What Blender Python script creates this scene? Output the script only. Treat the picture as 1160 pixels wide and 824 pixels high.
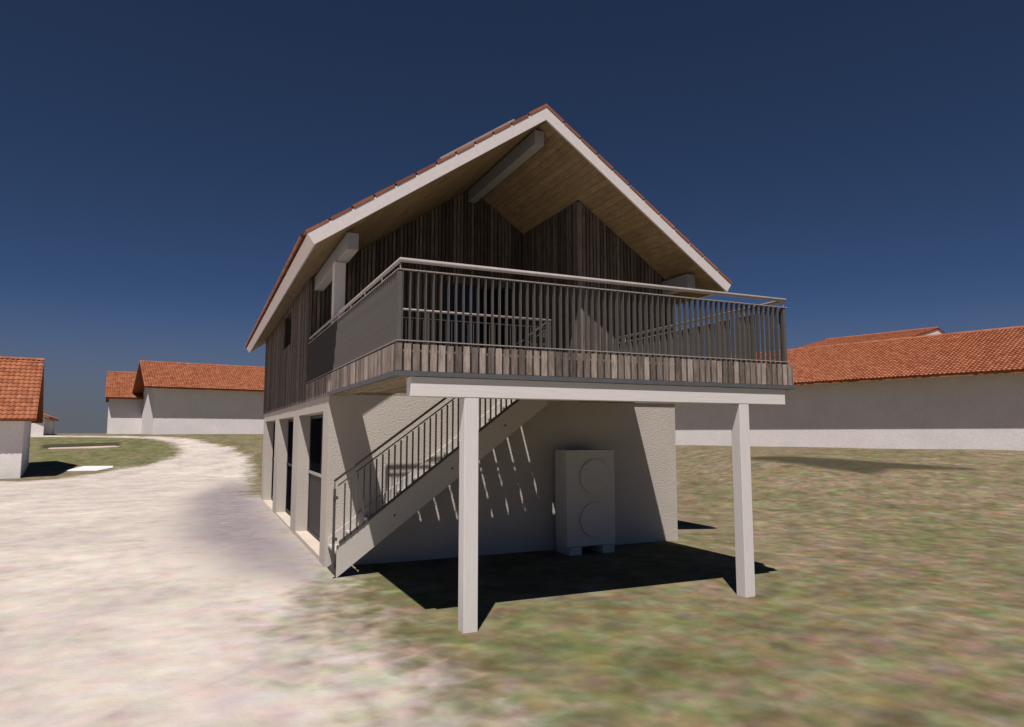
import bpy, bmesh, math, random
from mathutils import Vector, noise

random.seed(7)
scene = bpy.context.scene
for o in list(bpy.data.objects):
    bpy.data.objects.remove(o)

# ------------------------------------------------------------------ camera
CX, CY, CZ = -2.113, -12.849, 2.40
YAW, PITCH, FPX = 0.42426, 0.10159, 775.2
cam_data = bpy.data.cameras.new('camera')
cam = bpy.data.objects.new('camera', cam_data)
scene.collection.objects.link(cam)
cam.location = (CX, CY, CZ)
cam.rotation_euler = (math.pi / 2 + PITCH, 0, -YAW)
cam_data.sensor_width = 36
cam_data.lens = 36 * FPX / 1160
cam_data.clip_start = 0.05
cam_data.clip_end = 3000
scene.camera = cam

# ------------------------------------------------------------------ sky and sun
SUN_DIR = Vector((0.266, 0.43, -1.0)).normalized()      # the way the light travels
SUN_EL = math.asin(-SUN_DIR.z)
SUN_AZ = math.atan2(-SUN_DIR.x, -SUN_DIR.y)              # compass bearing of the sun
world = bpy.data.worlds.new('World')
scene.world = world
world.use_nodes = True
wn = world.node_tree
wn.nodes.clear()
w_out = wn.nodes.new('ShaderNodeOutputWorld')
w_bg = wn.nodes.new('ShaderNodeBackground')
w_sky = wn.nodes.new('ShaderNodeTexSky')
w_sky.sky_type = 'NISHITA'
w_sky.sun_disc = False
w_sky.sun_elevation = SUN_EL
w_sky.sun_rotation = SUN_AZ
w_sky.altitude = 4400
w_sky.air_density = 0.6
w_sky.dust_density = 0.8
w_sky.ozone_density = 6.5
w_bg.inputs['Strength'].default_value = 0.053
# a low grey haze layer all round the horizon
w_tc = wn.nodes.new('ShaderNodeTexCoord'); w_sep = wn.nodes.new('ShaderNodeSeparateXYZ')
w_map = wn.nodes.new('ShaderNodeMapRange'); w_map.interpolation_type = 'SMOOTHERSTEP'
w_map.inputs['From Min'].default_value = -0.02; w_map.inputs['From Max'].default_value = 0.21
w_map.inputs['To Min'].default_value = 0.97; w_map.inputs['To Max'].default_value = 0.0
w_mix = wn.nodes.new('ShaderNodeMix'); w_mix.data_type = 'RGBA'
w_mix.inputs[7].default_value = (2.1, 2.2, 2.5, 1)
wn.links.new(w_tc.outputs['Generated'], w_sep.inputs[0]); wn.links.new(w_sep.outputs['Z'], w_map.inputs['Value'])
wn.links.new(w_map.outputs[0], w_mix.inputs[0]); wn.links.new(w_sky.outputs[0], w_mix.inputs[6])
wn.links.new(w_mix.outputs[2], w_bg.inputs['Color'])
wn.links.new(w_bg.outputs[0], w_out.inputs['Surface'])

sun_data = bpy.data.lights.new('sun', 'SUN')
sun_data.energy = 4.7
sun_data.angle = math.radians(0.5)
sun_data.color = (1.0, 0.935, 0.885)
sun = bpy.data.objects.new('sun', sun_data)
scene.collection.objects.link(sun)
sun.location = (-15, -25, 50)
sun.rotation_euler = SUN_DIR.to_track_quat('-Z', 'Y').to_euler()

scene.view_settings.view_transform = 'Standard'
scene.view_settings.look = 'None'
scene.view_settings.exposure = 0.0
scene.view_settings.gamma = 1.0
scene.view_settings.use_curve_mapping = False
scene.cycles.diffuse_bounces = 1
scene.cycles.max_bounces = 6

# ------------------------------------------------------------------ helpers
def link(o, parent=None):
    scene.collection.objects.link(o)
    if parent is not None:
        o.parent = parent
    return o

def empty(name, label, cat, group=None):
    o = bpy.data.objects.new(name, None)
    o.empty_display_size = 0.2
    link(o)
    o['label'] = label
    o['category'] = cat
    if group:
        o['group'] = group
    return o

class MB:
    """collects faces; build() links them as one mesh object"""
    def __init__(s):
        s.v = []; s.f = []; s.r = []
    def poly(s, pts, rnd=0.0):
        i = len(s.v); s.v += [tuple(p) for p in pts]; s.f.append(tuple(range(i, i + len(pts)))); s.r.append(rnd)
        return s
    def hexa(s, p, rnd=0.0):
        # p: 8 points, bottom four counter-clockwise, then top four
        i = len(s.v); s.v += [tuple(q) for q in p]
        for f in ((3, 2, 1, 0), (4, 5, 6, 7), (0, 1, 5, 4), (1, 2, 6, 5), (2, 3, 7, 6), (3, 0, 4, 7)):
            s.f.append(tuple(i + k for k in f)); s.r.append(rnd)
        return s
    def box(s, x0, x1, y0, y1, z0, z1, rnd=0.0):
        return s.hexa(((x0, y0, z0), (x1, y0, z0), (x1, y1, z0), (x0, y1, z0), (x0, y0, z1), (x1, y0, z1), (x1, y1, z1), (x0, y1, z1)), rnd)
    def prism_y(s, pts, y0, y1, rnd=0.0):
        # pts: (x, z) outline, extruded along y
        n = len(pts); i = len(s.v)
        s.v += [(x, y0, z) for x, z in pts] + [(x, y1, z) for x, z in pts]
        s.f.append(tuple(range(i, i + n))); s.f.append(tuple(range(i + 2 * n - 1, i + n - 1, -1)))
        for k in range(n):
            j = (k + 1) % n
            s.f.append((i + k, i + n + k, i + n + j, i + j))
        s.r += [rnd] * (n + 2)
        return s
    def prism_x(s, pts, x0, x1, rnd=0.0):
        # pts: (y, z) outline, extruded along x
        n = len(pts); i = len(s.v)
        s.v += [(x0, y, z) for y, z in pts] + [(x1, y, z) for y, z in pts]
        s.f.append(tuple(range(i, i + n))); s.f.append(tuple(range(i + 2 * n - 1, i + n - 1, -1)))
        for k in range(n):
            j = (k + 1) % n
            s.f.append((i + k, i + n + k, i + n + j, i + j))
        s.r += [rnd] * (n + 2)
        return s
    def tube(s, pts, r, n=10, rnd=0.0):
        pts = [Vector(p) for p in pts]
        rings = []
        for k, p in enumerate(pts):
            if k == 0: t = pts[1] - p
            elif k == len(pts) - 1: t = p - pts[k - 1]
            else: t = (pts[k + 1] - p).normalized() + (p - pts[k - 1]).normalized()
            t.normalize()
            a = t.cross(Vector((0, 0, 1)))
            if a.length < 1e-3: a = Vector((1, 0, 0))
            a.normalize(); b = a.cross(t).normalized()
            rr = r
            if 0 < k < len(pts) - 1:
                c = max(0.5, t.dot((p - pts[k - 1]).normalized()))
                rr = r / c ** 0.5
            i = len(s.v)
            s.v += [tuple(p + a * rr * math.cos(2 * math.pi * q / n) + b * rr * math.sin(2 * math.pi * q / n)) for q in range(n)]
            rings.append(i)
        for i, j in zip(rings, rings[1:]):
            for q in range(n):
                s.f.append((i + q, i + (q + 1) % n, j + (q + 1) % n, j + q)); s.r.append(rnd)
        s.f.append(tuple(rings[0] + q for q in range(n))[::-1]); s.r.append(rnd)
        s.f.append(tuple(rings[-1] + q for q in range(n))); s.r.append(rnd)
        return s
    def mesh(s, name, mat, smooth=False, fix=True):
        me = bpy.data.meshes.new(name)
        me.from_pydata(s.v, [], s.f)
        a = me.attributes.new('rnd', 'FLOAT', 'FACE')
        a.data.foreach_set('value', s.r)
        if fix:
            bm = bmesh.new(); bm.from_mesh(me)
            bmesh.ops.recalc_face_normals(bm, faces=bm.faces)
            bm.to_mesh(me); bm.free()
        if mat: me.materials.append(mat)
        if smooth:
            me.polygons.foreach_set('use_smooth', [True] * len(me.polygons))
        return me
    def build(s, name, mat, parent=None, smooth=False, bevel=0.0, fix=True):
        o = bpy.data.objects.new(name, s.mesh(name, mat, smooth, fix))
        link(o, parent)
        if bevel:
            m = o.modifiers.new('bevel', 'BEVEL'); m.width = bevel; m.segments = 2; m.limit_method = 'ANGLE'
        return o

def copies(name, mesh, spots, parent, rot=None):
    out = []
    for p in spots:
        o = bpy.data.objects.new(name, mesh)
        o.location = p[:3]
        if len(p) > 3: o.rotation_euler = (0, 0, p[3])
        link(o, parent); out.append(o)
    return out

def structure(o):
    o['kind'] = 'structure'
    return o
def stuff(o):
    o['kind'] = 'stuff'
    return o

# ------------------------------------------------------------------ materials
def mat_base(name, rough=0.8, spec=0.3):
    m = bpy.data.materials.new(name); m.use_nodes = True
    nt = m.node_tree
    b = nt.nodes['Principled BSDF']
    b.inputs['Roughness'].default_value = rough
    b.inputs['Specular IOR Level'].default_value = spec
    return m, nt, b

def N(nt, kind, **k):
    n = nt.nodes.new(kind)
    for a, v in k.items():
        if a.startswith('i_'): n.inputs[a[2:].replace('_', ' ')].default_value = v
        else: setattr(n, a, v)
    return n

def coords(nt, scale=(1, 1, 1), kind='Object'):
    tc = N(nt, 'ShaderNodeTexCoord'); mp = N(nt, 'ShaderNodeMapping')
    mp.inputs['Scale'].default_value = scale
    nt.links.new(tc.outputs[kind], mp.inputs['Vector'])
    return mp.outputs[0]

def noise_n(nt, vec, scale, detail=2.0, rough=0.5, dist=0.0):
    n = N(nt, 'ShaderNodeTexNoise')
    n.inputs['Scale'].default_value = scale; n.inputs['Detail'].default_value = detail
    n.inputs['Roughness'].default_value = rough; n.inputs['Distortion'].default_value = dist
    if vec is not None: nt.links.new(vec, n.inputs['Vector'])
    return n

def ramp(nt, fac, stops, interp='LINEAR'):
    r = N(nt, 'ShaderNodeValToRGB'); r.color_ramp.interpolation = interp
    el = r.color_ramp.elements
    while len(el) < len(stops): el.new(0.5)
    for e, (p, c) in zip(el, stops):
        e.position = p; e.color = (*c, 1) if len(c) == 3 else c
    nt.links.new(fac, r.inputs['Fac'])
    return r.outputs['Color']

def mix(nt, a, b, fac, mode='MIX'):
    m = N(nt, 'ShaderNodeMix', data_type='RGBA', blend_type=mode)
    for sock, v in ((m.inputs[0], fac), (m.inputs[6], a), (m.inputs[7], b)):
        if isinstance(v, (int, float)): sock.default_value = v
        elif isinstance(v, tuple): sock.default_value = (*v, 1)
        else: nt.links.new(v, sock)
    return m.outputs[2]

def math_n(nt, op, a, b=0.0, clamp=False):
    m = N(nt, 'ShaderNodeMath', operation=op, use_clamp=clamp)
    for sock, v in ((m.inputs[0], a), (m.inputs[1], b)):
        if isinstance(v, (int, float)): sock.default_value = v
        else: nt.links.new(v, sock)
    return m.outputs[0]

def bump(nt, b, h, strength, dist):
    n = N(nt, 'ShaderNodeBump')
    n.inputs['Strength'].default_value = strength; n.inputs['Distance'].default_value = dist
    nt.links.new(h, n.inputs['Height']); nt.links.new(n.outputs[0], b.inputs['Normal'])

def plaster(name, col, amp=0.06, bscale=32, bstr=0.6):
    m, nt, b = mat_base(name, 0.92, 0.15)
    v = coords(nt)
    big = noise_n(nt, v, 0.8, 4, 0.6)
    fine = noise_n(nt, v, bscale, 4, 0.62)
    k = 1 - amp; q = 1 + amp
    c1 = ramp(nt, big.outputs[0], [(0.3, tuple(x * k for x in col)), (0.7, tuple(min(1, x * q) for x in col))])
    sp = ramp(nt, fine.outputs[0], [(0.32, (0.84, 0.84, 0.84)), (0.62, (1, 1, 1))])
    c2 = mix(nt, c1, sp, 0.8, 'MULTIPLY')
    nt.links.new(c2, b.inputs['Base Color'])
    bump(nt, b, fine.outputs[0], bstr, 0.03)
    return m

def painted(name, col, rough=0.6, grain=(1, 1, 1), amp=0.05):
    m, nt, b = mat_base(name, rough, 0.3)
    v = coords(nt, grain)
    n1 = noise_n(nt, v, 6, 5, 0.65)
    c = ramp(nt, n1.outputs[0], [(0.3, tuple(x * (1 - amp) for x in col)), (0.7, tuple(min(1, x * (1 + amp)) for x in col))])
    nt.links.new(c, b.inputs['Base Color'])
    bump(nt, b, n1.outputs[0], 0.12, 0.01)
    return m

def wood(name, dark, mid, light, grain=(14, 14, 0.9), rough=0.8, spread=0.45):
    """grain: low scale along the grain axis; every board gets a shade and an offset of its own"""
    m, nt, b = mat_base(name, rough, 0.2)
    tc = N(nt, 'ShaderNodeTexCoord'); oi = N(nt, 'ShaderNodeObjectInfo')
    at = N(nt, 'ShaderNodeAttribute', attribute_name='rnd')
    geo = N(nt, 'ShaderNodeNewGeometry')
    rnd = math_n(nt, 'FRACT', math_n(nt, 'ADD', oi.outputs['Random'], at.outputs['Fac']))
    add = N(nt, 'ShaderNodeVectorMath', operation='ADD')
    sc = N(nt, 'ShaderNodeVectorMath', operation='SCALE'); sc.inputs[0].default_value = (17.3, 9.1, 23.7)
    nt.links.new(rnd, sc.inputs['Scale'])
    nt.links.new(geo.outputs['Position'], add.inputs[0]); nt.links.new(sc.outputs[0], add.inputs[1])
    mp = N(nt, 'ShaderNodeMapping'); mp.inputs['Scale'].default_value = grain
    nt.links.new(add.outputs[0], mp.inputs['Vector'])
    n1 = noise_n(nt, mp.outputs[0], 3.0, 6, 0.62, 0.6)
    n2 = noise_n(nt, add.outputs[0], 3.2, 3, 0.6)
    c1 = ramp(nt, n1.outputs[0], [(0.25, dark), (0.5, mid), (0.78, light)])
    tone = ramp(nt, rnd, [(0.0, (1 - spread,) * 3), (0.5, (1.0, 0.97, 0.95)), (1.0, (1 + spread, 1 + spread * 0.95, 1 + spread * 0.95))])
    c2 = mix(nt, c1, tone, 1.0, 'MULTIPLY')
    c3 = mix(nt, c2, ramp(nt, n2.outputs[0], [(0.3, (0.72, 0.70, 0.68)), (0.65, (1.08, 1.05, 1.03))]), 0.8, 'MULTIPLY')
    nt.links.new(c3, b.inputs['Base Color'])
    bump(nt, b, n1.outputs[0], 0.3, 0.006)
    return m

def tile_mat(name, cols, dirt=0.5):
    m, nt, b = mat_base(name, 0.85, 0.2)
    at = N(nt, 'ShaderNodeAttribute', attribute_name='rnd')
    oi = N(nt, 'ShaderNodeObjectInfo')
    r = math_n(nt, 'FRACT', math_n(nt, 'ADD', at.outputs['Fac'], oi.outputs['Random']))
    c = ramp(nt, r, [(i / (len(cols) - 1), k) for i, k in enumerate(cols)])
    v = coords(nt)
    n1 = noise_n(nt, v, 1.3, 5, 0.65)
    c2 = mix(nt, c, ramp(nt, n1.outputs[0], [(0.3, (0.7, 0.66, 0.62)), (0.62, (1.05, 1.03, 1.0))]), dirt, 'MULTIPLY')
    n2 = noise_n(nt, v, 30, 3, 0.6)
    c3 = mix(nt, c2, ramp(nt, n2.outputs[0], [(0.3, (0.8, 0.78, 0.76)), (0.6, (1, 1, 1))]), 0.6, 'MULTIPLY')
    nt.links.new(c3, b.inputs['Base Color'])
    bump(nt, b, n2.outputs[0], 0.25, 0.01)
    return m

def metal(name, col, rough=0.45, metallic=0.0):
    m, nt, b = mat_base(name, rough, 0.4)
    b.inputs['Metallic'].default_value = metallic
    v = coords(nt); n1 = noise_n(nt, v, 9, 4, 0.6)
    c = ramp(nt, n1.outputs[0], [(0.3, tuple(x * 0.9 for x in col)), (0.7, tuple(x * 1.08 for x in col))])
    nt.links.new(c, b.inputs['Base Color'])
    return m

def glass_dark(name, col, rough=0.04, spec=0.4):
    m, nt, b = mat_base(name, rough, spec)
    v = coords(nt); n1 = noise_n(nt, v, 1.2, 2, 0.5)
    c = ramp(nt, n1.outputs[0], [(0.3, col), (0.7, tuple(x * 1.4 for x in col))])
    nt.links.new(c, b.inputs['Base Color'])
    bump(nt, b, n1.outputs[0], 0.02, 0.01)
    return m

M = {}
M['plaster'] = plaster('house_plaster', (0.585, 0.53, 0.475))
M['far_plaster'] = plaster('far_plaster', (0.89, 0.84, 0.84), 0.05, 14, 0.4)
M['white'] = painted('white_paint', (0.75, 0.71, 0.70), 0.6, (3, 3, 3))
M['post_white'] = painted('post_paint', (0.75, 0.71, 0.70), 0.6, (9, 9, 0.35), 0.07)
M['beam_white'] = painted('beam_paint', (0.75, 0.71, 0.70), 0.6, (0.35, 9, 9), 0.07)
M['fascia'] = painted('fascia_paint', (0.72, 0.665, 0.66), 0.6, (2, 2, 2), 0.06)
M['purlin'] = painted('purlin_shade_paint', (0.35, 0.345, 0.34), 0.6, (2, 2, 2), 0.06)  # dimmed grey: occlusion shade under the roof put into the paint colour
M['stringer'] = painted('stringer_paint', (0.56, 0.52, 0.48), 0.5, (2, 2, 2), 0.05)
M['concrete'] = plaster('pale_concrete', (0.70, 0.60, 0.50), 0.08, 40, 0.3)
M['skirt'] = wood('weathered_larch', (0.14, 0.112, 0.096), (0.265, 0.225, 0.20), (0.43, 0.385, 0.355), (13, 13, 1.6), 0.85, 0.6)
M['clad'] = wood('grey_brown_cladding', (0.07, 0.057, 0.049), (0.155, 0.130, 0.114), (0.27, 0.24, 0.217), (16, 16, 1.0), 0.85, 0.42)
M['trim'] = wood('pale_trim', (0.17, 0.14, 0.12), (0.25, 0.215, 0.19), (0.35, 0.31, 0.28), (16, 16, 1.0), 0.85, 0.1)
M['core'] = painted('dark_batten_cavity', (0.035, 0.03, 0.027), 0.9)
M['soffit'] = wood('spruce_soffit', (0.215, 0.155, 0.085), (0.315, 0.24, 0.145), (0.40, 0.315, 0.205), (14, 0.8, 14), 0.75, 0.10)
M['joist'] = wood('deck_planks', (0.20, 0.155, 0.105), (0.33, 0.27, 0.19), (0.44, 0.37, 0.28), (14, 0.9, 14), 0.8, 0.25)
M['tile'] = tile_mat('main_tiles', [(0.22, 0.085, 0.05), (0.36, 0.14, 0.08), (0.27, 0.095, 0.055), (0.42, 0.19, 0.11)], 0.7)
M['far_tile'] = tile_mat('orange_tiles', [(0.36, 0.128, 0.064), (0.425, 0.163, 0.084), (0.30, 0.10, 0.052), (0.395, 0.147, 0.073), (0.455, 0.19, 0.102)], 0.55)
M['rail'] = metal('rail_steel', (0.36, 0.32, 0.305), 0.6, 0.0)
M['fin'] = metal('fin_steel', (0.12, 0.108, 0.099), 0.55, 0.0)
M['flash'] = metal('zinc_flashing', (0.11, 0.115, 0.125), 0.5, 0.0)
M['stair_rail'] = metal('stair_rail_steel', (0.085, 0.077, 0.07), 0.5, 0.0)
M['frame'] = metal('door_frame', (0.03, 0.029, 0.028), 0.6)
M['light_frame'] = metal('door_rail', (0.46, 0.44, 0.42), 0.4, 0.3)
M['glass'] = glass_dark('dark_glass', (0.008, 0.009, 0.011))
M['door_glass'] = glass_dark('unlit_door_glass', (0.006, 0.007, 0.009), 0.9, 0.0)
M['panel'] = metal('door_panel', (0.028, 0.027, 0.026), 0.6)
M['unit'] = painted('unit_casing', (0.60, 0.565, 0.525), 0.45, (1, 1, 1), 0.04)
M['solar'] = glass_dark('solar_glass', (0.01, 0.014, 0.03), 0.1)

# ------------------------------------------------------------------ terrain
SY, CYA = math.sin(YAW), math.cos(YAW)
def smooth(t):
    t = max(0.0, min(1.0, t)); return t * t * (3 - 2 * t)
def terrain(x, y):
    dx, dy = x - CX, y - CY
    d = SY * dx + CYA * dy; l = CYA * dx - SY * dy
    zl = 2.33 * smooth((d - 36) / 28)
    zr = 1.55 * smooth((d - 16) / 20) + 0.78 * smooth((d - 60) / 60)
    w = smooth((l - 2.5) / 11)
    z = zl * (1 - w) + zr * w
    if d > 18:
        z += 0.06 * smooth((d - 18) / 20) * noise.noise(Vector((x * 0.13, y * 0.13, 3.1))) * (1 - smooth((d - 50) / 14))
    return z
def pix(u, v, cap=300.0):
    """photo pixel -> point where that sight line meets the terrain"""
    X = (u - 580) / FPX; U = (412 - v) / FPX
    Y = math.cos(PITCH) - math.sin(PITCH) * U; Z = math.sin(PITCH) + math.cos(PITCH) * U
    dx, dy = CYA * X + SY * Y, -SY * X + CYA * Y
    t = 2.0
    while t < cap:
        if CZ + Z * t <= terrain(CX + dx * t, CY + dy * t): break
        t += 0.05 if t < 30 else 0.2
    return CX + dx * t, CY + dy * t

def poly_dist(px, py, poly):
    """signed distance, negative inside"""
    best = 1e9; inside = False
    n = len(poly); j = n - 1
    for i in range(n):
        x1, y1 = poly[i]; x2, y2 = poly[j]
        ex, ey = x2 - x1, y2 - y1
        L = ex * ex + ey * ey or 1e-9
        t = max(0, min(1, ((px - x1) * ex + (py - y1) * ey) / L))
        q = (px - x1 - ex * t) ** 2 + (py - y1 - ey * t) ** 2
        if q < best: best = q
        if (y1 > py) != (y2 > py) and px < (x2 - x1) * (py - y1) / (y2 - y1) + x1: inside = not inside
        j = i
    d = math.sqrt(best)
    return -d if inside else d

road_px_right = [(520, 824), (450, 775), (395, 725), (362, 690)]
road_px_right2 = [(282, 545), (284, 528), (280, 517), (262, 509), (238, 502), (216, 497.5), (190, 495.2)]
road_px_left = [(30, 493.4), (30, 495.3), (128, 495.8), (170, 497.5), (192, 501), (204, 509), (204, 517), (172, 526), (120, 535), (66, 543), (20, 546)]
ROAD = [(0.6, -14.5)] + [pix(*p) for p in road_px_right] + [(0.0, -0.6), (0.35, 0.0), (0.35, 14.4), (-0.4, 16.5)]
ROAD += [pix(*p) for p in road_px_right2] + [pix(*p) for p in road_px_left] + [(-13, 31.3), (-40, 30), (-40, -20), (0.4, -20)]
APRON = [pix(*p) for p in ((262, 543), (292, 553))] + [(0.3, 14.3), (0.3, -0.5)] + [pix(*p) for p in ((345, 668), (262, 652), (190, 610), (205, 565))]
LAWN = [pix(*p) for p in ((36, 496.5), (120, 495.5), (170, 498), (196, 505), (198, 516), (168, 525), (110, 532), (60, 536), (36, 526))]
TREE_SHADOW = [pix(*p) for p in ((845, 518.5), (930, 519), (1020, 525), (1110, 531), (1110, 533.5), (1020, 532), (985, 538), (930, 531), (850, 522))]  # outline of a tree shadow painted into the ground colour
HEDGE_SHADOW = [pix(*p) for p in ((50, 508.0), (52, 504.2), (132, 501.8), (133, 505.6))]  # strip of hedge shadow, painted dark into the ground
FRESH = [pix(*p) for p in ((400, 655), (520, 700), (700, 690), (860, 700), (980, 760), (1000, 824), (640, 824), (560, 770), (450, 700))]

def grid_axis(a0, a1, step, far):
    ax = []
    v = a0
    while v < a1 - 1e-6: ax.append(v); v += step
    ax.append(a1)
    g = step; lo = []; v = a0
    while v > -far: g *= 1.45; v -= g; lo.append(v)
    g = step; hi = []; v = a1
    while v < far: g *= 1.45; v += g; hi.append(v)
    return lo[::-1] + ax + hi
GX = grid_axis(-26, 46, 0.5, 900)
GY = grid_axis(-18, 84, 0.5, 900)

def ground_material():
    m, nt, b = mat_base('ground_cover', 0.95, 0.1)
    v = coords(nt)
    at = {k: N(nt, 'ShaderNodeAttribute', attribute_name=k).outputs['Fac'] for k in ('road', 'apron', 'lawn', 'dark')}
    big = noise_n(nt, v, 0.22, 3, 0.55)
    patch = noise_n(nt, v, 1.1, 2.5, 0.55, 0.3)
    blob = noise_n(nt, v, 3.6, 1.6, 0.5, 0.3)
    fine = noise_n(nt, v, 16, 3, 0.6)
    soft = noise_n(nt, v, 0.55, 3, 0.6, 0.5)
    hue = noise_n(nt, v, 2.6, 2, 0.5)
    # dry meadow
    f1 = math_n(nt, 'ADD', math_n(nt, 'MULTIPLY', patch.outputs[0], 0.55), math_n(nt, 'MULTIPLY', blob.outputs[0], 0.45))
    grass = ramp(nt, f1, [(0.30, (0.11, 0.097, 0.052)), (0.42, (0.165, 0.138, 0.08)), (0.51, (0.215, 0.172, 0.108)), (0.60, (0.27, 0.213, 0.143)), (0.72, (0.335, 0.27, 0.198))])
    green = ramp(nt, f1, [(0.32, (0.085, 0.098, 0.036)), (0.5, (0.15, 0.152, 0.066)), (0.7, (0.235, 0.215, 0.12))])
    gfac = ramp(nt, big.outputs[0], [(0.45, (0, 0, 0)), (0.68, (0.7, 0.7, 0.7))])
    gfac = mix(nt, gfac, (1.0, 1.0, 1.0), at['lawn'])
    grass = mix(nt, grass, green, gfac)
    # gravel
    gravel = ramp(nt, f1, [(0.30, (0.45, 0.395, 0.36)), (0.44, (0.53, 0.47, 0.425)), (0.56, (0.585, 0.525, 0.475)), (0.72, (0.65, 0.59, 0.54))])
    wear = ramp(nt, math_n(nt, 'ADD', math_n(nt, 'MULTIPLY', big.outputs[0], 0.5), math_n(nt, 'MULTIPLY', soft.outputs[0], 0.5)), [(0.30, (0.80, 0.79, 0.805)), (0.48, (1.0, 0.995, 0.985)), (0.66, (1.17, 1.16, 1.14))])
    gravel = mix(nt, gravel, wear, 1.0, 'MULTIPLY')
    apron = ramp(nt, f1, [(0.3, (0.20, 0.175, 0.185)), (0.5, (0.285, 0.25, 0.262)), (0.72, (0.37, 0.33, 0.335))])
    n_edge = math_n(nt, 'MULTIPLY', math_n(nt, 'SUBTRACT', math_n(nt, 'ADD', math_n(nt, 'MULTIPLY', f1, 0.6), math_n(nt, 'MULTIPLY', soft.outputs[0], 0.4)), 0.5), 1.5)
    def edged(a, lo, hi):
        return ramp(nt, math_n(nt, 'ADD', a, n_edge), [(lo, (0, 0, 0)), (hi, (1, 1, 1))], 'EASE')
    gravel = mix(nt, gravel, apron, edged(at['apron'], 0.15, 1.1))
    col = mix(nt, grass, gravel, edged(at['road'], 0.12, 0.92))
    col = mix(nt, col, (0.045, 0.042, 0.026), math_n(nt, 'MULTIPLY', edged(at['dark'], 0.25, 0.9), 0.85))  # painted shadows of trees and hedge, not a darker soil
    # the tint of single tufts and stones
    hv = mix(nt, (0.5, 0.5, 0.5), hue.outputs['Color'], 1.0)
    tint = mix(nt, (1, 1, 1), mix(nt, hv, (2.0, 2.0, 2.0), 1.0, 'MULTIPLY'), 0.62, 'MIX')
    col = mix(nt, col, tint, math_n(nt, 'SUBTRACT', 0.72, math_n(nt, 'MULTIPLY', at['road'], 0.5)), 'MULTIPLY')
    col = mix(nt, col, ramp(nt, fine.outputs[0], [(0.3, (0.80, 0.80, 0.80)), (0.68, (1.14, 1.13, 1.12))]), math_n(nt, 'SUBTRACT', 0.28, math_n(nt, 'MULTIPLY', at['road'], 0.14)), 'MULTIPLY')
    nt.links.new(col, b.inputs['Base Color'])
    bump(nt, b, fine.outputs[0], 0.25, 0.03)
    return m
M['ground'] = ground_material()

def make_ground():
    nx, ny = len(GX), len(GY)
    vs = []; att = {'road': [], 'apron': [], 'lawn': [], 'dark': []}
    for y in GY:
        for x in GX:
            vs.append((x, y, terrain(x, y)))
            near = -45 < x < 60 and -25 < y < 95
            att['road'].append(1 - smooth(poly_dist(x, y, ROAD) / (2.0 + 1.8 * smooth(-y / 3.0)) + 0.5) if near else 0.0)
            att['apron'].append(1 - smooth((poly_dist(x, y, APRON) + 1.7) / 3.0) if near and x < 2 else 0.0)
            lw = 0.8 - 0.8 * smooth((poly_dist(x, y, LAWN) + 1.0) / 2.0) if near and x < 5 and y > 25 else 0.0
            if near and y < 4: lw = 0.75 * (1 - smooth((poly_dist(x, y, FRESH) + 1.6) / 3.4))
            att['lawn'].append(lw)
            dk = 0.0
            if near and x > 10: dk = 1 - smooth((poly_dist(x, y, TREE_SHADOW) + 0.8) / 1.6)
            elif near and y > 35: dk = 1.3 * (1 - smooth((poly_dist(x, y, HEDGE_SHADOW) + 0.25) / 0.8))
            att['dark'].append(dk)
    fs = [(j * nx + i, j * nx + i + 1, (j + 1) * nx + i + 1, (j + 1) * nx + i) for j in range(ny - 1) for i in range(nx - 1)]
    def make(name, faces, lift):
        used = sorted({k for f in faces for k in f}); idx = {k: n for n, k in enumerate(used)}
        me = bpy.data.meshes.new(name)
        me.from_pydata([(vs[k][0], vs[k][1], vs[k][2] + lift) for k in used], [], [tuple(idx[k] for k in f) for f in faces])
        for a, vals in att.items():
            t = me.attributes.new(a, 'FLOAT', 'POINT'); t.data.foreach_set('value', [vals[k] for k in used])
        me.polygons.foreach_set('use_smooth', [True] * len(me.polygons))
        me.materials.append(M['ground'])
        o = link(bpy.data.objects.new(name, me)); structure(o)
        return o
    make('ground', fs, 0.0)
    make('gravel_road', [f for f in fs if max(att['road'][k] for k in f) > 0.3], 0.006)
make_ground()

def ground_patch(name, pts, mat, lift=0.02):
    """a thin slab lying on the terrain, outline given in photo pixels"""
    w = [pix(*p) for p in pts]
    b = MB()
    top = [(x, y, terrain(x, y) + lift + 0.01) for x, y in w]
    bot = [(x, y, terrain(x, y) - 0.05) for x, y in w]
    b.poly(top)
    for k in range(len(w)):
        j = (k + 1) % len(w)
        b.poly((bot[k], bot[j], top[j], top[k]))
    return structure(b.build(name, mat))
M['slab'] = plaster('white_slab', (0.78, 0.77, 0.79), 0.1, 12, 0.2)
M['pink_path'] = plaster('pink_path', (0.58, 0.45, 0.40), 0.1, 12, 0.2)
ground_patch('paving', [(72, 534.5), (95, 529), (128, 528.5), (128, 530.5), (110, 534)], M['slab'])
ground_patch('path', [(54, 509.6), (56, 508.0), (130, 505.8), (136, 506.8), (110, 508.2)], M['pink_path'])

# ------------------------------------------------------------------ the house
HW, HL, ZP = 7.806, 14.343, 3.117
RX, RZ, TAN = 3.845, 8.83, 0.693                     # ridge x, top of fascia at ridge, roof slope
EL, ER = -0.645, 8.41                                # eave ends (x of fascia top)
RY0, RY1 = -1.31, 15.75
TH = 0.215                                          # roof thickness across the slope
ANG = math.atan(TAN); SA, CA = math.sin(ANG), math.cos(ANG)
ZS = RZ - TH / CA                                   # underside of the roof at the ridge
def top_z(x): return RZ - TAN * abs(x - RX)
def soffit_z(x): return ZS - TAN * abs(x - RX)
RB, DX = 2.9, 5.306                                 # depth of the loggia, its right-hand side

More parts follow.
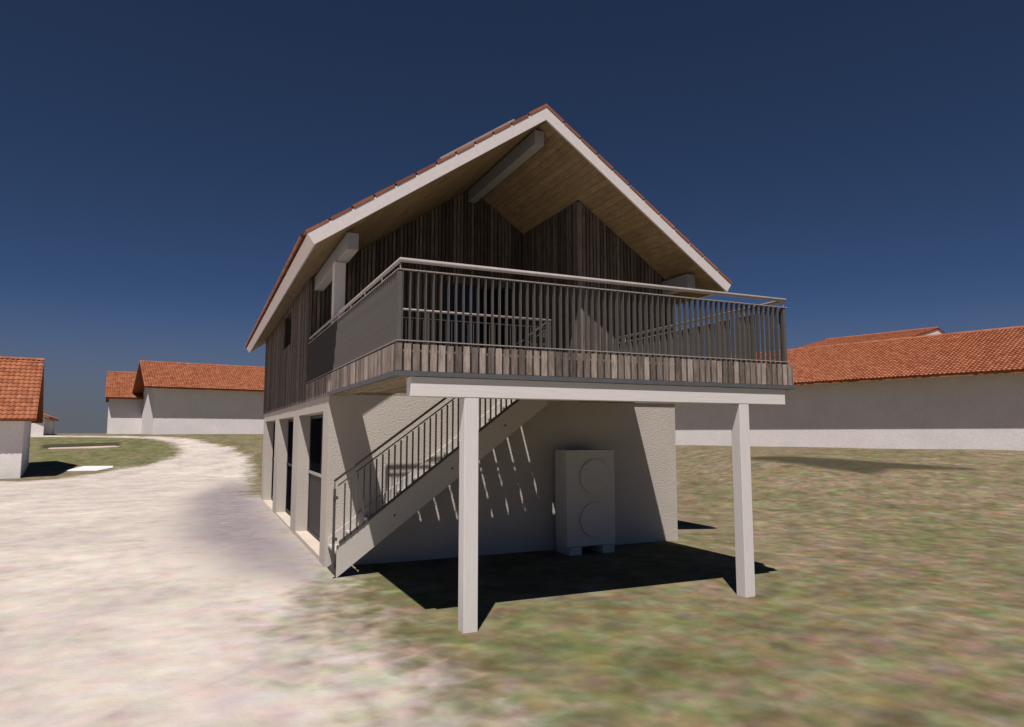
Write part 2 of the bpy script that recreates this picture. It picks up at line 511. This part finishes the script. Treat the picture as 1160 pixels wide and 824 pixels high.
house = empty('chalet_house', 'two-storey chalet with rough plaster base, grey-brown boarded upper floor and tiled gable roof', 'house')

# plaster ground floor
b = MB()
b.box(0, HW, 0, 0.30, -0.3, ZP)
b.box(HW - 0.3, HW, 0.30, HL, -0.3, ZP)
b.box(0, HW - 0.3, HL - 0.3, HL, -0.3, ZP)
b.build('plaster_wall', M['plaster'], house)
OPEN = [(0.62, 4.25), (5.25, 8.88), (9.94, 13.52)]
prev = 0.30
for a0, a1 in OPEN + [(HL - 0.3, None)]:
    MB().box(0, 0.45, prev, a0, -0.3, 2.82).build('pier', M['plaster'], house)
    prev = a1
MB().box(0, 0.45, 0.30, HL - 0.3, 2.82, ZP).build('lintel', M['plaster'], house)
MB().box(0.46, HW - 0.3, 0.30, HL - 0.3, 2.95, 3.1).build('ceiling_slab', M['core'], house)
for k, (a0, a1) in enumerate(OPEN):
    MB().box(0.004, 0.60, a0 + 0.003, a1 - 0.003, -0.3, (0.10, 0.06, 0.012)[k]).build('threshold', M['concrete'], house)
    d = MB().box(0.27, 0.33, a0 + 0.002, a1 - 0.002, 0.101, 0.18)
    d.box(0.27, 0.33, a0 + 0.002, a1 - 0.002, 2.74, 2.818)
    w = (a1 - a0)
    for t in (0.0, 0.5, 1.0):
        y = a0 + 0.002 + t * (w - 0.004 - 0.07)
        d.box(0.272, 0.328, y, y + 0.07, 0.18, 2.74)
    door = d.build('glazed_door', M['frame'], house)
    for t in range(2):
        y0 = a0 + 0.072 + t * (w - 0.074) / 2; y1 = y0 + (w - 0.074) / 2 - 0.07
        MB().box(0.292, 0.308, y0, y1, 1.52, 2.74).build('pane', M['door_glass'], door)
        MB().box(0.288, 0.312, y0, y1, 0.18, 1.46).build('panel', M['panel'] if (k == 0 and t == 1) else M['door_glass'], door)
    MB().box(0.255, 0.335, a0 + 0.01, a1 - 0.01, 1.46, 1.52).build('rail', M['light_frame'] if k == 0 else M['frame'], door)

# upper floor: backing walls (the cavity seen between the boards)
b = MB()
WY0, WY1, WZ0, WZ1 = 6.2, 7.95, 4.80, 5.74          # the small window in the left wall
zt = soffit_z(0.0) + 0.05
for y0, y1, z0, z1 in ((RB, WY0, ZP, zt), (WY1, HL, ZP, zt), (WY0, WY1, ZP, WZ0), (WY0, WY1, WZ1, zt)):
    b.box(0.0, 0.22, y0, y1, z0, z1)
b.prism_y([(0.22, ZP), (DX, ZP), (DX, soffit_z(DX) + .02), (RX, ZS + .02), (0.22, soffit_z(0.22) + .02)], RB, RB + 0.2)
b.box(DX, DX + 0.2, 0.2, RB, ZP, soffit_z(DX + 0.2) + .02)
b.prism_y([(DX, ZP), (HW, ZP), (HW, soffit_z(HW) + .02), (DX, soffit_z(DX) + .02)], 0.0, 0.2)
b.box(HW - 0.2, HW, 0.2, HL, ZP, soffit_z(HW) + 0.02)
b.prism_y([(0.22, ZP), (HW - .2, ZP), (HW - .2, soffit_z(HW - .2) + .02), (RX, ZS + .02), (0.22, soffit_z(0.22) + .02)], HL - 0.2, HL)
b.build('timber_wall', M['core'], house)
MB().box(0.02, DX, 0.0, RB, ZP + .003, 3.40).build('loggia_floor', M['joist'], house)

GAP = 0.012
def wobble(a): return random.uniform(-a, a)
# front wall right of the loggia
MB().box(DX - .034, DX + .07, -.034, -.001, ZP - .02, soffit_z(DX + .07) - .006).build('corner_trim', M['trim'], house)
MB().box(DX - .036, HW + .02, -.037, -.001, ZP - .045, ZP - .021).build('base_trim', M['trim'], house)
x = DX + 0.085
while x < HW - 0.02:
    w = random.choice((0.066, 0.074, 0.062)); x1 = min(x + w, HW + 0.02)
    t = 0.026 + wobble(0.004)
    MB().prism_y([(x, ZP - .02), (x1, ZP - .02), (x1, soffit_z(x1) - .004), (x, soffit_z(x) - .004)], -t, -0.001).build('board', M['clad'], house)
    x = x1 + random.choice((0.022, 0.032, 0.027))
# loggia side wall
y = 0.012
while y < RB - 0.03:
    w = random.choice((0.066, 0.074, 0.062)); y1 = min(y + w, RB - 0.028)
    t = 0.026 + wobble(0.004)
    MB().box(DX - t, DX - 0.001, y, y1, 3.401, soffit_z(DX) - 0.018).build('board', M['clad'], house)
    y = y1 + random.choice((0.022, 0.032, 0.027))
# loggia back wall with its sliding door
LX0, LX1, LZ1 = 3.14, 4.93, 6.03
x = -0.03
while x < DX - 0.04:
    w = random.choice((0.066, 0.076, 0.062)); x1 = min(x + w, DX - 0.03)
    if x < RX < x1: x1 = RX
    t = 0.026 + wobble(0.004)
    z0 = 3.401
    if x1 > LX0 and x < LX1: z0 = LZ1 + 0.05
    MB().prism_y([(x, z0), (x1, z0), (x1, soffit_z(x1) - .004), (x, soffit_z(x) - .004)], RB - t, RB - 0.001).build('board', M['clad'], house)
    x = x1 + random.choice((0.022, 0.032, 0.027))
d = MB()
d.box(LX0, LX1, RB - 0.045, RB - 0.002, LZ1 - 0.02, LZ1 + 0.045)
for xx in (LX0, 3.52, 4.20, LX1 - 0.06): d.box(xx, xx + 0.06, RB - 0.044, RB - 0.002, 3.402, LZ1 - 0.02)
sd = d.build('sliding_door', M['frame'], house)
for xa, xb in ((LX0 + .06, 3.52), (3.58, 4.20), (4.26, LX1 - .06)):
    MB().box(xa, xb, RB - 0.022, RB - 0.003, 3.402, LZ1 - 0.02).build('pane', M['glass'], sd)
# left wall boards: too fine to pick apart at this angle
b = MB(); y = RB - 0.028
while y < HL:
    w = random.choice((0.066, 0.076, 0.062)); y1 = min(y + w, HL + 0.02)
    t = 0.036 + wobble(0.006); r = random.random()
    zt = soffit_z(-0.03) - 0.004
    if y1 > WY0 and y < WY1:
        b.box(-t, -0.001, y, y1, ZP - .02, WZ0, r); b.box(-t, -0.001, y, y1, WZ1, zt, r)
    else:
        b.box(-t, -0.001, y, y1, ZP - .02, zt, r)
    y = y1 + random.choice((0.022, 0.032, 0.027))
stuff(b.build('cladding_boards', M['clad'], house))
wf = MB()
wf.box(0.10, 0.16, WY0, WY1, WZ0, WZ0 + .06); wf.box(0.10, 0.16, WY0, WY1, WZ1 - .06, WZ1)
wf.box(0.10, 0.16, WY0, WY0 + .06, WZ0 + .06, WZ1 - .06); wf.box(0.10, 0.16, WY1 - .06, WY1, WZ0 + .06, WZ1 - .06)
win = wf.build('window', M['frame'], house)
MB().box(0.12, 0.135, WY0 + .06, WY1 - .06, WZ0 + .06, WZ1 - .06).build('pane', M['glass'], win)

# white corner post and purlins
MB().box(0.035, 0.245, 0.0, 0.21, 3.401, 5.612).build('corner_post', M['post_white'], house, bevel=0.008)
MB().box(0.085, 0.285, -0.95, RB - 0.03, 5.615, 5.925).build('purlin', M['purlin'], house, bevel=0.008)
MB().box(3.77, 3.98, -0.95, RB - 0.03, 8.20, 8.50).build('purlin', M['purlin'], house, bevel=0.008)
MB().box(7.50, 7.715, -0.95, -0.035, 5.60, 5.90).build('purlin', M['purlin'], house, bevel=0.008)

# roof
def slope_pt(side, s, h):
    """s along the slope from the ridge down, h above the fascia top line"""
    return (RX + side * (s * CA + h * SA), RZ - s * SA + h * CA)
SL = {-1: (RX - EL) / CA, 1: (ER - RX) / CA}
rb = MB()
for sd_ in (-1, 1):
    L = SL[sd_]
    a = slope_pt(sd_, 0, 0); c = slope_pt(sd_, L - 0.05, 0); e = slope_pt(sd_, L - 0.05, -TH + 0.028)
    rb.prism_y([(RX, RZ - 0.01), (c[0], c[1] - 0.01), e, (RX, ZS + 0.04)], RY0 + 0.045, RY1 - 0.045)
roof = rb.build('roof', M['core'], house)
for sd_ in (-1, 1):
    L = SL[sd_]
    c = slope_pt(sd_, L, 0); e = slope_pt(sd_, L, -TH)
    for y0, y1 in ((RY0, RY0 + 0.045), (RY1 - 0.045, RY1)):
        MB().prism_y([(RX, RZ), c, e, (RX, ZS)], y0, y1).build('bargeboard', M['fascia'], roof)
    a = slope_pt(sd_, L - 0.05, -0.012); f = slope_pt(sd_, L - 0.05, -TH + 0.002)
    c = slope_pt(sd_, L - 0.001, -0.012); e = slope_pt(sd_, L - 0.001, -TH + 0.002)
    MB().prism_y([a, c, e, f], RY0 + 0.046, RY1 - 0.046).build('fascia', M['fascia'], roof)
    # soffit planks running along the ridge
    s = 0.02; k = 0
    n = 36; w = (L - 0.07) / n
    for k in range(n):
        s0, s1 = 0.012 + k * w, 0.012 + (k + 1) * w - 0.006
        h0, h1 = -TH + 0.006 + wobble(.0015), -TH + 0.026
        q = [slope_pt(sd_, s0, h0), slope_pt(sd_, s1, h0), slope_pt(sd_, s1, h1), slope_pt(sd_, s0, h1)]
        if k == 0: q[0] = (RX + sd_ * 0.004, ZS + 0.008); q[3] = (RX + sd_ * 0.004, ZS + 0.03)
        MB().prism_y(q, RY0 + 0.047, RY1 - 0.047).build('plank', M['soffit'], roof)
# roof tiles: the verge tiles one by one, the field as one part
PT = 0.335
for sd_ in (-1, 1):
    L = SL[sd_]
    nv = int(round(L / 0.46)); pv = L / nv
    for k in range(nv):
        s0, s1 = k * pv + (0.0 if k == 0 else 0.022), (k + 1) * pv - (0.022 if k < nv - 1 else 0.0)
        a0, a1 = 0.004 + wobble(.001), 0.052 + wobble(.006)
        q = [slope_pt(sd_, s0, a0), slope_pt(sd_, s1, a0), slope_pt(sd_, s1, a1 + .004), slope_pt(sd_, s0, a1 - .004)]
        if k == 0: q[0] = (RX, RZ + .003); q[3] = (RX, RZ + 0.054 / CA)
        MB().prism_y(q, RY0 - 0.012 + wobble(.004), RY0 + 0.20).build('verge_tile', M['tile'], roof)
    q = [slope_pt(sd_, 0.03, 0.002), slope_pt(sd_, L - .02, 0.002), slope_pt(sd_, L - .02, 0.046), slope_pt(sd_, 0.03, 0.046)]
    MB().prism_y(q, RY0 + 0.035, RY0 + 0.21).build('verge_batten', M['core'], roof)
    n = int(round(L / PT)); pt = L / n
    fld = MB()
    for k in range(n):
        s0, s1 = k * pt, (k + 1) * pt + (0.04 if k < n - 1 else 0.065)
        # field: waved course
        m = 340; y0 = RY0 + 0.222; dy = (RY1 - y0) / m
        for i in range(m):
            ya, yb = y0 + i * dy, y0 + (i + 1) * dy
            ha, hb = (0.02 if i % 2 else 0.05), (0.05 if i % 2 else 0.02)
            A = slope_pt(sd_, s0, 0.004 + ha - 0.018); B = slope_pt(sd_, s1, ha + 0.012)
            C = slope_pt(sd_, s0, 0.004 + hb - 0.018); D = slope_pt(sd_, s1, hb + 0.012)
            r = noise.random() if False else random.random()
            fld.poly(((A[0], ya, A[1]), (B[0], ya, B[1]), (D[0], yb, D[1]), (C[0], yb, C[1])), r)
            E_ = slope_pt(sd_, s1, 0.002)
            fld.poly(((B[0], ya, B[1]), (E_[0], ya, E_[1]), (E_[0], yb, E_[1]), (D[0], yb, D[1])), r)
    stuff(fld.build('tiles', M['tile'], roof, fix=False))
# ridge caps
y = RY0 + 0.35
while y < RY1:
    y1 = min(y + 0.42, RY1 + 0.02)
    pts = []
    for q in range(9):
        a = math.pi * q / 8
        pts.append((RX + 0.13 * math.cos(a), RZ - 0.055 + 0.125 * math.sin(a)))
    MB().prism_y(pts, y, y1 - 0.005).build('ridge_tile', M['tile'], roof)
    y = y1

# panel on the left slope
panel = empty('roof_panel', 'flat thin panel with pale edge lying on left roof slope below ridge', 'roof panel')
def slab_on_slope(s0, s1, y0, y1, h0, h1):
    q = [slope_pt(-1, s0, h0), slope_pt(-1, s1, h0), slope_pt(-1, s1, h1), slope_pt(-1, s0, h1)]
    return MB().prism_y(q, y0, y1)
S0, S1 = 0.62, 2.47
PY0, PY1 = -1.05, 2.1
slab_on_slope(S0, S1, PY0, PY0 + 0.04, 0.075, 0.132).build('frame', M['rail'], panel)
slab_on_slope(S0, S1, PY1 - 0.04, PY1, 0.075, 0.132).build('frame', M['rail'], panel)
slab_on_slope(S0, S0 + .04, PY0 + .041, PY1 - .041, 0.075, 0.131).build('frame', M['rail'], panel)
slab_on_slope(S1 - .04, S1, PY0 + .041, PY1 - .041, 0.075, 0.131).build('frame', M['rail'], panel)
for k in range(3):
    w = (PY1 - PY0 - 0.10) / 3
    slab_on_slope(S0 + .042, S1 - .042, PY0 + .045 + k * w, PY0 + .035 + (k + 1) * w, 0.085, 0.112).build('pane', M['solar'], panel)

# ------------------------------------------------------------------ the balcony
SX0, SX1, SYF, SZ0, SZ1 = -0.035, 6.39, -4.870, 3.150, 3.478
DT = 3.41
balcony = empty('balcony', 'deep timber balcony with larch skirt and dark fin railing on two white posts', 'balcony')
for x0 in (0.863, 5.275):
    MB().box(x0, x0 + 0.188, -4.832, -4.642, -0.3, 2.843).build('post', M['post_white'], balcony, bevel=0.006)
MB().box(0.167, 6.205, -4.836, -4.642, 2.844, 3.085).build('beam', M['beam_white'], balcony, bevel=0.006)
# rim joists, drip edge, deck
b = MB()
b.box(SX0 + .03, SX1 - .03, SYF + .019, SYF + .11, SZ0 - .004, DT - .03)
b.box(SX0 + .03, SX0 + .11, SYF + .111, RB - .035, 3.122, DT - .03)
b.box(SX1 - .11, SX1 - .03, SYF + .111, -0.035, 3.10, DT - .03)
b.build('rim_joist', M['core'], balcony)
b = MB()
b.box(SX0 - .004, SX1 + .004, SYF - .004, SYF + .045, 3.088, SZ0 - .004)
b.box(SX0 - .004, SX0 + .045, SYF + .046, 0.0, 3.088, SZ0 - .004)
b.box(SX1 - .045, SX1 + .004, SYF + .046, -0.034, 3.088, SZ0 - .004)
b.build('drip_edge', M['flash'], balcony)
# ceiling planks under the deck, stairwell left open
WX0, WX1, WYF = 0.44, 4.05, -1.15
x = SX0 + 0.115
while x < SX1 - 0.12:
    x1 = min(x + 0.105, SX1 - 0.115)
    ye = -0.004 if (x1 < WX0 or x > WX1) else WYF
    MB().box(x, x1, SYF + 0.115, ye, 3.096, 3.122).build('plank', M['joist'], balcony)
    x = x1 + 0.03
b = MB()
x0 = SX0 + 0.034
for xa, xb, ya, yb in ((x0, SX1 - .034, SYF + .034, WYF), (x0, WX0, WYF, -.03), (WX1, SX1 - .034, WYF, -.03)):
    b.box(xa, xb, ya, yb, DT - .028, DT)
b.build('deck', M['joist'], balcony)
# stairwell lining
b = MB()
b.box(WX0 - .05, WX0 - .002, WYF, -.03, 3.125, DT - .03); b.box(WX1 + .002, WX1 + .05, WYF, -.03, 3.125, DT - .03)
b.box(WX0, WX1, WYF - .05, WYF - .002, 3.125, DT - .03)
b.build('stairwell_lining', M['joist'], balcony)
# skirt boards
PB = 0.1085
sk = MB().box(0, 0.082, 0, 0.0165, SZ0, SZ1).mesh('skirt_board', M['skirt'])
sk2 = MB().box(0, 0.077, 0, 0.0165, SZ0, SZ1 - .004).mesh('skirt_board', M['skirt'])
n = int((SX1 - SX0) / PB)
for k in range(n + 1):
    x = SX0 + 0.0005 + k * PB
    if x + 0.088 > SX1 + .02: break
    copies('skirt_board', random.choice((sk, sk, sk2)), [(x + wobble(.003), SYF + wobble(.0015), wobble(.002))], balcony)
b = MB(); y = SYF + 0.026
while y < RB - 0.1:
    b.box(SX0 + wobble(.003), SX0 + .026, y, y + 0.086, SZ0 if y < -0.06 else ZP - .02, SZ1, random.random()); y += PB
stuff(b.build('side_skirt_boards', M['skirt'], balcony))
b = MB(); y = SYF + 0.026
while y < -0.13:
    b.box(SX1 - .026, SX1 + wobble(.003), y, y + 0.086, SZ0, SZ1, random.random()); y += PB
stuff(b.build('end_skirt_boards', M['skirt'], balcony))
MB().box(SX0 + .026, SX1 - .026, SYF + .112, SYF + .16, SZ1 - .064, SZ1 - .05).build('deck_edge_strip', M['flash'], balcony)

# railing: flat upper and lower rails, deep fins between them, round handrail above
XL, XR, YF = -0.018, 6.265, -4.853
ZL, ZT, ZH = 3.523, 4.395, 4.505
b = MB()
for z in (ZL - .012, ZT - .012):
    b.box(XL - .004, XR + .03, YF - .012, YF + .034, z, z + .012)
    b.box(XL - .004, XL + .042, YF + .035, RB - .04, z, z + .012)
    b.box(XR - .034, XR + .012, YF + .035, -0.04, z, z + .012)
b.build('flat_rail', M['rail'], balcony)
hb = MB()
hb.tube([(XL + .03, RB - .05, ZH), (XL + .03, YF + .0, ZH), (XR, YF + .0, ZH), (XR, -.05, ZH)], 0.025, 12)
hb.build('handrail', M['rail'], balcony, smooth=True)
sb = MB()
def stub(x, y):
    sb.box(x - .006, x + .006, y - .006, y + .006, ZT, ZH - .015)
for k in range(2): stub(XL + .03 + k * (XR - XL - .06), YF + .012)
for k in range(7): stub(XL + .02, YF + .9 + k * 1.05)
for k in range(4): stub(XR - .012, YF + .9 + k * 1.2)
sb.build('handrail_bracket', M['rail'], balcony)
fin = MB().box(-.005, .005, 0, 0.066, 3.40, ZT - .013).mesh('fin', M['fin'])
fin_s = MB().box(0, 0.066, -.005, .005, 3.40, ZT - .013).mesh('fin', M['fin'])
copies('fin', fin, [(XL + 0.062 + k * 0.0992, YF - .004, 0) for k in range(62)], balcony)
copies('fin', fin_s, [(XL - .002, YF + 0.10 + k * 0.0992, 0) for k in range(78)], balcony)
copies('fin', fin_s, [(XR - .04, YF + 0.10 + k * 0.0992, 0) for k in range(49)], balcony)
MB().box(XL, XL + .052, YF - .002, YF + .05, 3.40, ZT - .013).build('corner_fin', M['fin'], balcony)
MB().box(XR - .052, XR, YF - .002, YF + .05, 3.40, ZT - .013).build('corner_fin', M['fin'], balcony)

# guard round the stairwell
GY0 = -1.21; GZ = 4.575
b = MB()
b.tube([(WX0 - .09, GY0, GZ), (WX1 - .08, GY0, GZ)], 0.022, 10)
b.build('guard_handrail', M['rail'], balcony, smooth=True)
b = MB()
for z in (3.50, GZ - .15):
    b.box(WX0 - .10, WX1 - .06, GY0 - .015, GY0 + .015, z, z + .012)
for xx in (WX0 - .09, 1.5, 2.75, WX1 - .10): b.box(xx - .018, xx + .018, GY0 - .012, GY0 + .012, DT + .001, GZ - .02)
b.build('guard_frame', M['stair_rail'], balcony)
gb = MB().box(-.006, .006, -.006, .006, 3.512, GZ - .15).mesh('guard_baluster', M['stair_rail'])
copies('guard_baluster', gb, [(WX0 + .02 + k * 0.106, GY0, 0) for k in range(34)], balcony)

# ------------------------------------------------------------------ the staircase
stair = empty('staircase', 'open-tread outdoor staircase with pale stringers and dark steel railing climbing to the balcony', 'staircase')
SLP = 0.745
def stringer_pts():
    xt = 0.03 + 3.38 / SLP
    zb = lambda x: SLP * (x - 0.03)
    zt_ = lambda x: 0.52 + SLP * (x - 0.03)
    xe = 4.0
    return [(0.03, 0.0), (xe, zb(xe)), (xe, 3.385), (0.03 + (3.385 - 0.52) / SLP, 3.385), (0.03, 0.52)]
MB().prism_y(stringer_pts(), -1.0, -0.945).build('stringer', M['stringer'], stair, bevel=0.004)
MB().prism_y(stringer_pts(), -0.06, -0.006).build('stringer', M['stringer'], stair, bevel=0.004)
RISE, NT = 0.2308, 13
for k in range(NT):
    z = 0.42 + k * RISE; x = 0.035 + k * RISE / SLP
    MB().box(x, x + 0.324, -0.944, -0.061, z - 0.045, z).build('tread', M['stringer'], stair, bevel=0.004)
MB().box(0.035, 0.16, -0.90, -0.1, -0.05, 0.04).build('footing', M['frame'], stair)
hr = MB(); hr.tube([(-0.05, -1.045, 1.60), (3.98, -1.045, 1.60 + 0.737 * 4.03)], 0.021, 10)
hr.build('handrail', M['stair_rail'], stair, smooth=True)
b = MB()
zr_ = lambda x: 1.50 + 0.737 * x
zb_ = lambda x: 0.565 + SLP * (x - 0.03)
def sloped_bar(b, x0, x1, f, y0, y1, h):
    b.hexa(((x0, y0, f(x0)), (x1, y0, f(x1)), (x1, y1, f(x1)), (x0, y1, f(x0)), (x0, y0, f(x0) + h), (x1, y0, f(x1) + h), (x1, y1, f(x1) + h), (x0, y1, f(x0) + h)))
sloped_bar(b, 0.02, 3.97, lambda x: zr_(x), -1.056, -1.004, 0.02)
sloped_bar(b, 0.06, 3.97, lambda x: zb_(x) - .035, -1.022, -1.003, 0.055)
b.build('sloped_rail', M['stair_rail'], stair)
for x in (-0.035, 3.9):
    b = MB()
    b.box(x - .02, x + .02, -1.05, -1.012, (0.09 if x < 0.2 else zb_(x) - .36), zr_(x) + (.0 if x < 0.2 else .0))
    b.box(x - .007, x + .007, -1.04, -1.02, zr_(x) + .001, zr_(x) + .10)
    b.build('rail_post', M['stair_rail'], stair)
b = MB()
for z in (0.62, 1.30): b.box(-0.055, 0.02, -1.065, -1.0, z, z + .05)
b.build('post_clamp', M['stair_rail'], stair)
bal = MB().box(-.010, .010, -.016, .028, 0, 0.905).mesh('baluster', M['stair_rail'])
for k in range(36):
    x = 0.135 + k * 0.1062
    copies('baluster', bal, [(x, -1.030, zb_(x) + .02)], stair)
bt = MB()
for xb in (1.0, 2.05, 3.1):
    bt.tube([(xb, -1.012, SLP * xb + .24), (xb, -0.999, SLP * xb + .24)], 0.018, 10)
bt.build('bolt', M['stair_rail'], stair)

# ------------------------------------------------------------------ heat pump
hp = empty('heat_pump', 'tall pale grey heat pump with two round fan covers standing by the plaster wall', 'heat pump')
X0, X1, Y0, Y1 = 4.575, 5.70, -0.70, -0.20
MB().box(X0, X1, Y0, Y1, 0.15, 2.065).build('casing', M['unit'], hp, bevel=0.012)
for zc in (1.525, 0.665):
    f = MB(); n = 40; r0, r1 = 0.352, 0.325; pts0 = []; pts1 = []
    cx = 5.225
    for q in range(n):
        a = 2 * math.pi * q / n
        pts0.append((cx + r0 * math.cos(a), Y0 - 0.002, zc + r0 * math.sin(a)))
        pts1.append((cx + r0 * math.cos(a), Y0 - 0.030, zc + r0 * math.sin(a)))
    pts2 = [(cx + r1 * math.cos(2 * math.pi * q / n), Y0 - 0.036, zc + r1 * math.sin(2 * math.pi * q / n)) for q in range(n)]
    for q in range(n):
        j = (q + 1) % n
        f.poly((pts0[q], pts0[j], pts1[j], pts1[q])); f.poly((pts1[q], pts1[j], pts2[j], pts2[q]))
    f.poly(pts2)
    f.build('fan_cover', M['unit'], hp)
for xa, xb in ((4.60, 4.87), (5.36, 5.63)):
    MB().box(xa, xb, -0.76, -0.18, -0.05, 0.149).build('foot', M['stringer'], hp, bevel=0.006)

# ------------------------------------------------------------------ far buildings
def dirv(a):
    a = math.radians(a); return Vector((math.sin(a), math.cos(a), 0))

def tile_plane(b, o, u, v, W, Lg, course, pitch, rise=0.05, seg=4, clip=None):
    """waved clay tiles laid on a slope: o lower corner, u along the eave, v up the slope"""
    nrm = u.cross(v).normalized()
    if nrm.z < 0: nrm = -nrm
    nc = max(1, int(round(Lg / course))); course = Lg / nc
    nt_ = max(1, int(round(W / pitch))); pitch = W / nt_
    prof = [(k / seg, 0.5 - 0.5 * math.cos(2 * math.pi * k / seg)) for k in range(seg + 1)]
    for c in range(nc):
        s0 = c * course; s1 = s0 + course * 1.06
        lo, hi = (0.0, W)
        if clip: lo, hi = clip(s0 + course * 0.5)
        sag = 0.0
        for t in range(nt_):
            if (t + 0.5) * pitch < lo or (t + 0.5) * pitch > hi: continue
            r = random.random(); dl = random.uniform(-.012, .012); dh = random.uniform(0, .008)
            for (f0, w0), (f1, w1) in zip(prof, prof[1:]):
                xa, xb = (t + f0) * pitch, (t + f1) * pitch
                A = o + u * xa + v * (s0 + dl) + nrm * (0.045 + rise * w0 + dh); B = o + u * xb + v * (s0 + dl) + nrm * (0.045 + rise * w1 + dh)
                C = o + u * xb + v * s1 + nrm * (0.006 + rise * w1); D = o + u * xa + v * s1 + nrm * (0.006 + rise * w0)
                b.poly((A, B, C, D), r)
                E0 = o + u * xa + v * (s0 + dl); F0 = o + u * xb + v * (s0 + dl)
                b.poly((E0, F0, B, A), r)

def gabled(name, label, corner, az, L, dep, z0, h, ov, vo, tan, flip=False, back_extra=0.0, course=0.30, pitch=0.21, group=None, sink=0.6, seg=4):
    """corner: ground corner; az: way the long wall runs; dep inward; back_extra: longer rear slope"""
    u = dirv(az); n = dirv(az - 90)
    if flip: n = -n
    c = Vector((corner[0], corner[1], 0))
    t = empty(name, label, 'building', group)
    def P(s, q, z): 
        r = c + u * s + n * q; return (r.x, r.y, z)
    ze = z0 + h; half = dep / 2; zr = ze + tan * half; full = dep + back_extra
    zb = zr - tan * (full - half)
    w = MB()
    def pr(pts2d, s0, s1):
        k = len(pts2d); i = len(w.v)
        w.v += [P(s0, q, z) for q, z in pts2d] + [P(s1, q, z) for q, z in pts2d]
        w.f.append(tuple(range(i, i + k))); w.f.append(tuple(range(i + 2 * k - 1, i + k - 1, -1)))
        for a in range(k):
            j = (a + 1) % k; w.f.append((i + a, i + k + a, i + k + j, i + j))
        w.r += [0.0] * (k + 2)
    pr([(0, z0 - sink), (full, z0 - sink), (full, zb - .04), (half, zr - .04), (0, ze - .04)], 0, L)
    w.build('wall', M['far_plaster'], t)
    rf = MB()
    a1 = math.atan(tan)
    # roof slab
    def slab(q0, z0_, q1, z1_, s0, s1, th=0.12):
        pts = [P(s0, q0, z0_), P(s1, q0, z0_), P(s1, q1, z1_), P(s0, q1, z1_)]
        low = [(x, y, z - th) for x, y, z in pts]
        rf.hexa(low + pts)
    zo = ze - tan * ov; zbo = zb - tan * ov
    slab(-ov, zo + .06, half, zr + .06, -vo, L + vo)
    slab(half, zr + .061, full + ov, zbo + .061, -vo, L + vo)
    roof_ = rf.build('roof', M['far_tile'], t)
    tb = MB()
    vv = (n * CA0(tan) + Vector((0, 0, 1)) * SA0(tan))
    o1 = Vector(P(-vo - .02, -ov - .03, zo + .075 - .03 * tan))
    tile_plane(tb, o1, u, vv, L + 2 * vo + .04, (half + ov + .03) / CA0(tan), course, pitch, 0.05, seg)
    vv2 = (-n * CA0(tan) + Vector((0, 0, 1)) * SA0(tan))
    o2 = Vector(P(-vo - .02, full + ov + .03, zbo + .075 - .03 * tan))
    tile_plane(tb, o2, u, vv2, L + 2 * vo + .04, (full - half + ov + .03) / CA0(tan), course * 2, pitch * 2, 0.05, 2)
    stuff(tb.build('tiles', M['far_tile'], roof_, fix=False))
    rc = MB(); s = -vo - .03
    while s < L + vo:
        s1 = min(s + .4, L + vo + .03)
        pts = []
        rnd = random.random()
        for q in range(7):
            a = math.pi * q / 6
            pts.append((half + 0.16 * math.cos(a), zr + .06 + 0.13 * math.sin(a)))
        k = len(pts); i = len(rc.v)
        rc.v += [P(s, q, z) for q, z in pts] + [P(s1, q, z) for q, z in pts]
        for a in range(k - 1): rc.f.append((i + a, i + k + a, i + k + a + 1, i + a + 1)); rc.r.append(rnd)
        rc.f.append(tuple(range(i, i + k))); rc.r.append(rnd)
        s = s1
    stuff(rc.build('ridge_tiles', M['far_tile'], roof_, fix=False))
    return t, P
def CA0(t): return 1 / math.sqrt(1 + t * t)
def SA0(t): return t / math.sqrt(1 + t * t)

gabled('barn', 'near white barn cut by left edge with steep orange tile roof', (-10.84, 31.69), 262, 12, 7, 0.0, 3.65, 0.65, 0.55, 0.85, True, pitch=0.25, course=0.34, seg=5)
gabled('barn', 'long white building with wide orange roof at bend of gravel road', (-6.1, 56.98), 80, 24, 8, 2.28, 4.72, 1.0, 0.95, 0.53, False, 1.6)
gabled('barn', 'smaller white building with orange roof behind left end of long barn', (-10.62, 65.6), 84, 6.5, 8, 2.3, 4.0, 0.75, 0.3, 0.6, False)
gabled('shed', 'tiny far white shed showing behind the near left barn', (-14.67, 58.66), -6.6, 16.3, 5, 2.3, 1.6, 0.35, 0.4, 0.45, False, seg=2)

# long farm building across the field on the right, and the taller barn whose gable shows over its ridge
fu, fn, fc = dirv(-15), dirv(75), Vector((35.0, 7.7, 0))
p = fc + fu * -14
gabled('farm_building', 'long low white farm building with broad orange tile roof across the field on right', (p.x, p.y), -15, 36, 13, 1.5, 4.3, 1.0, 0.3, 0.40, True, sink=1.4, course=0.30, pitch=0.22)
p = fc + fu * 8.25 + fn * 8.8
gabled('barn', 'barn whose small white gable and ridge peep over the long farm roof', (p.x, p.y), -15, 8.15, 10.4, 1.6, 7.16, 1.9, 0.02, 0.225, True, sink=0.4, course=0.30, pitch=0.22)
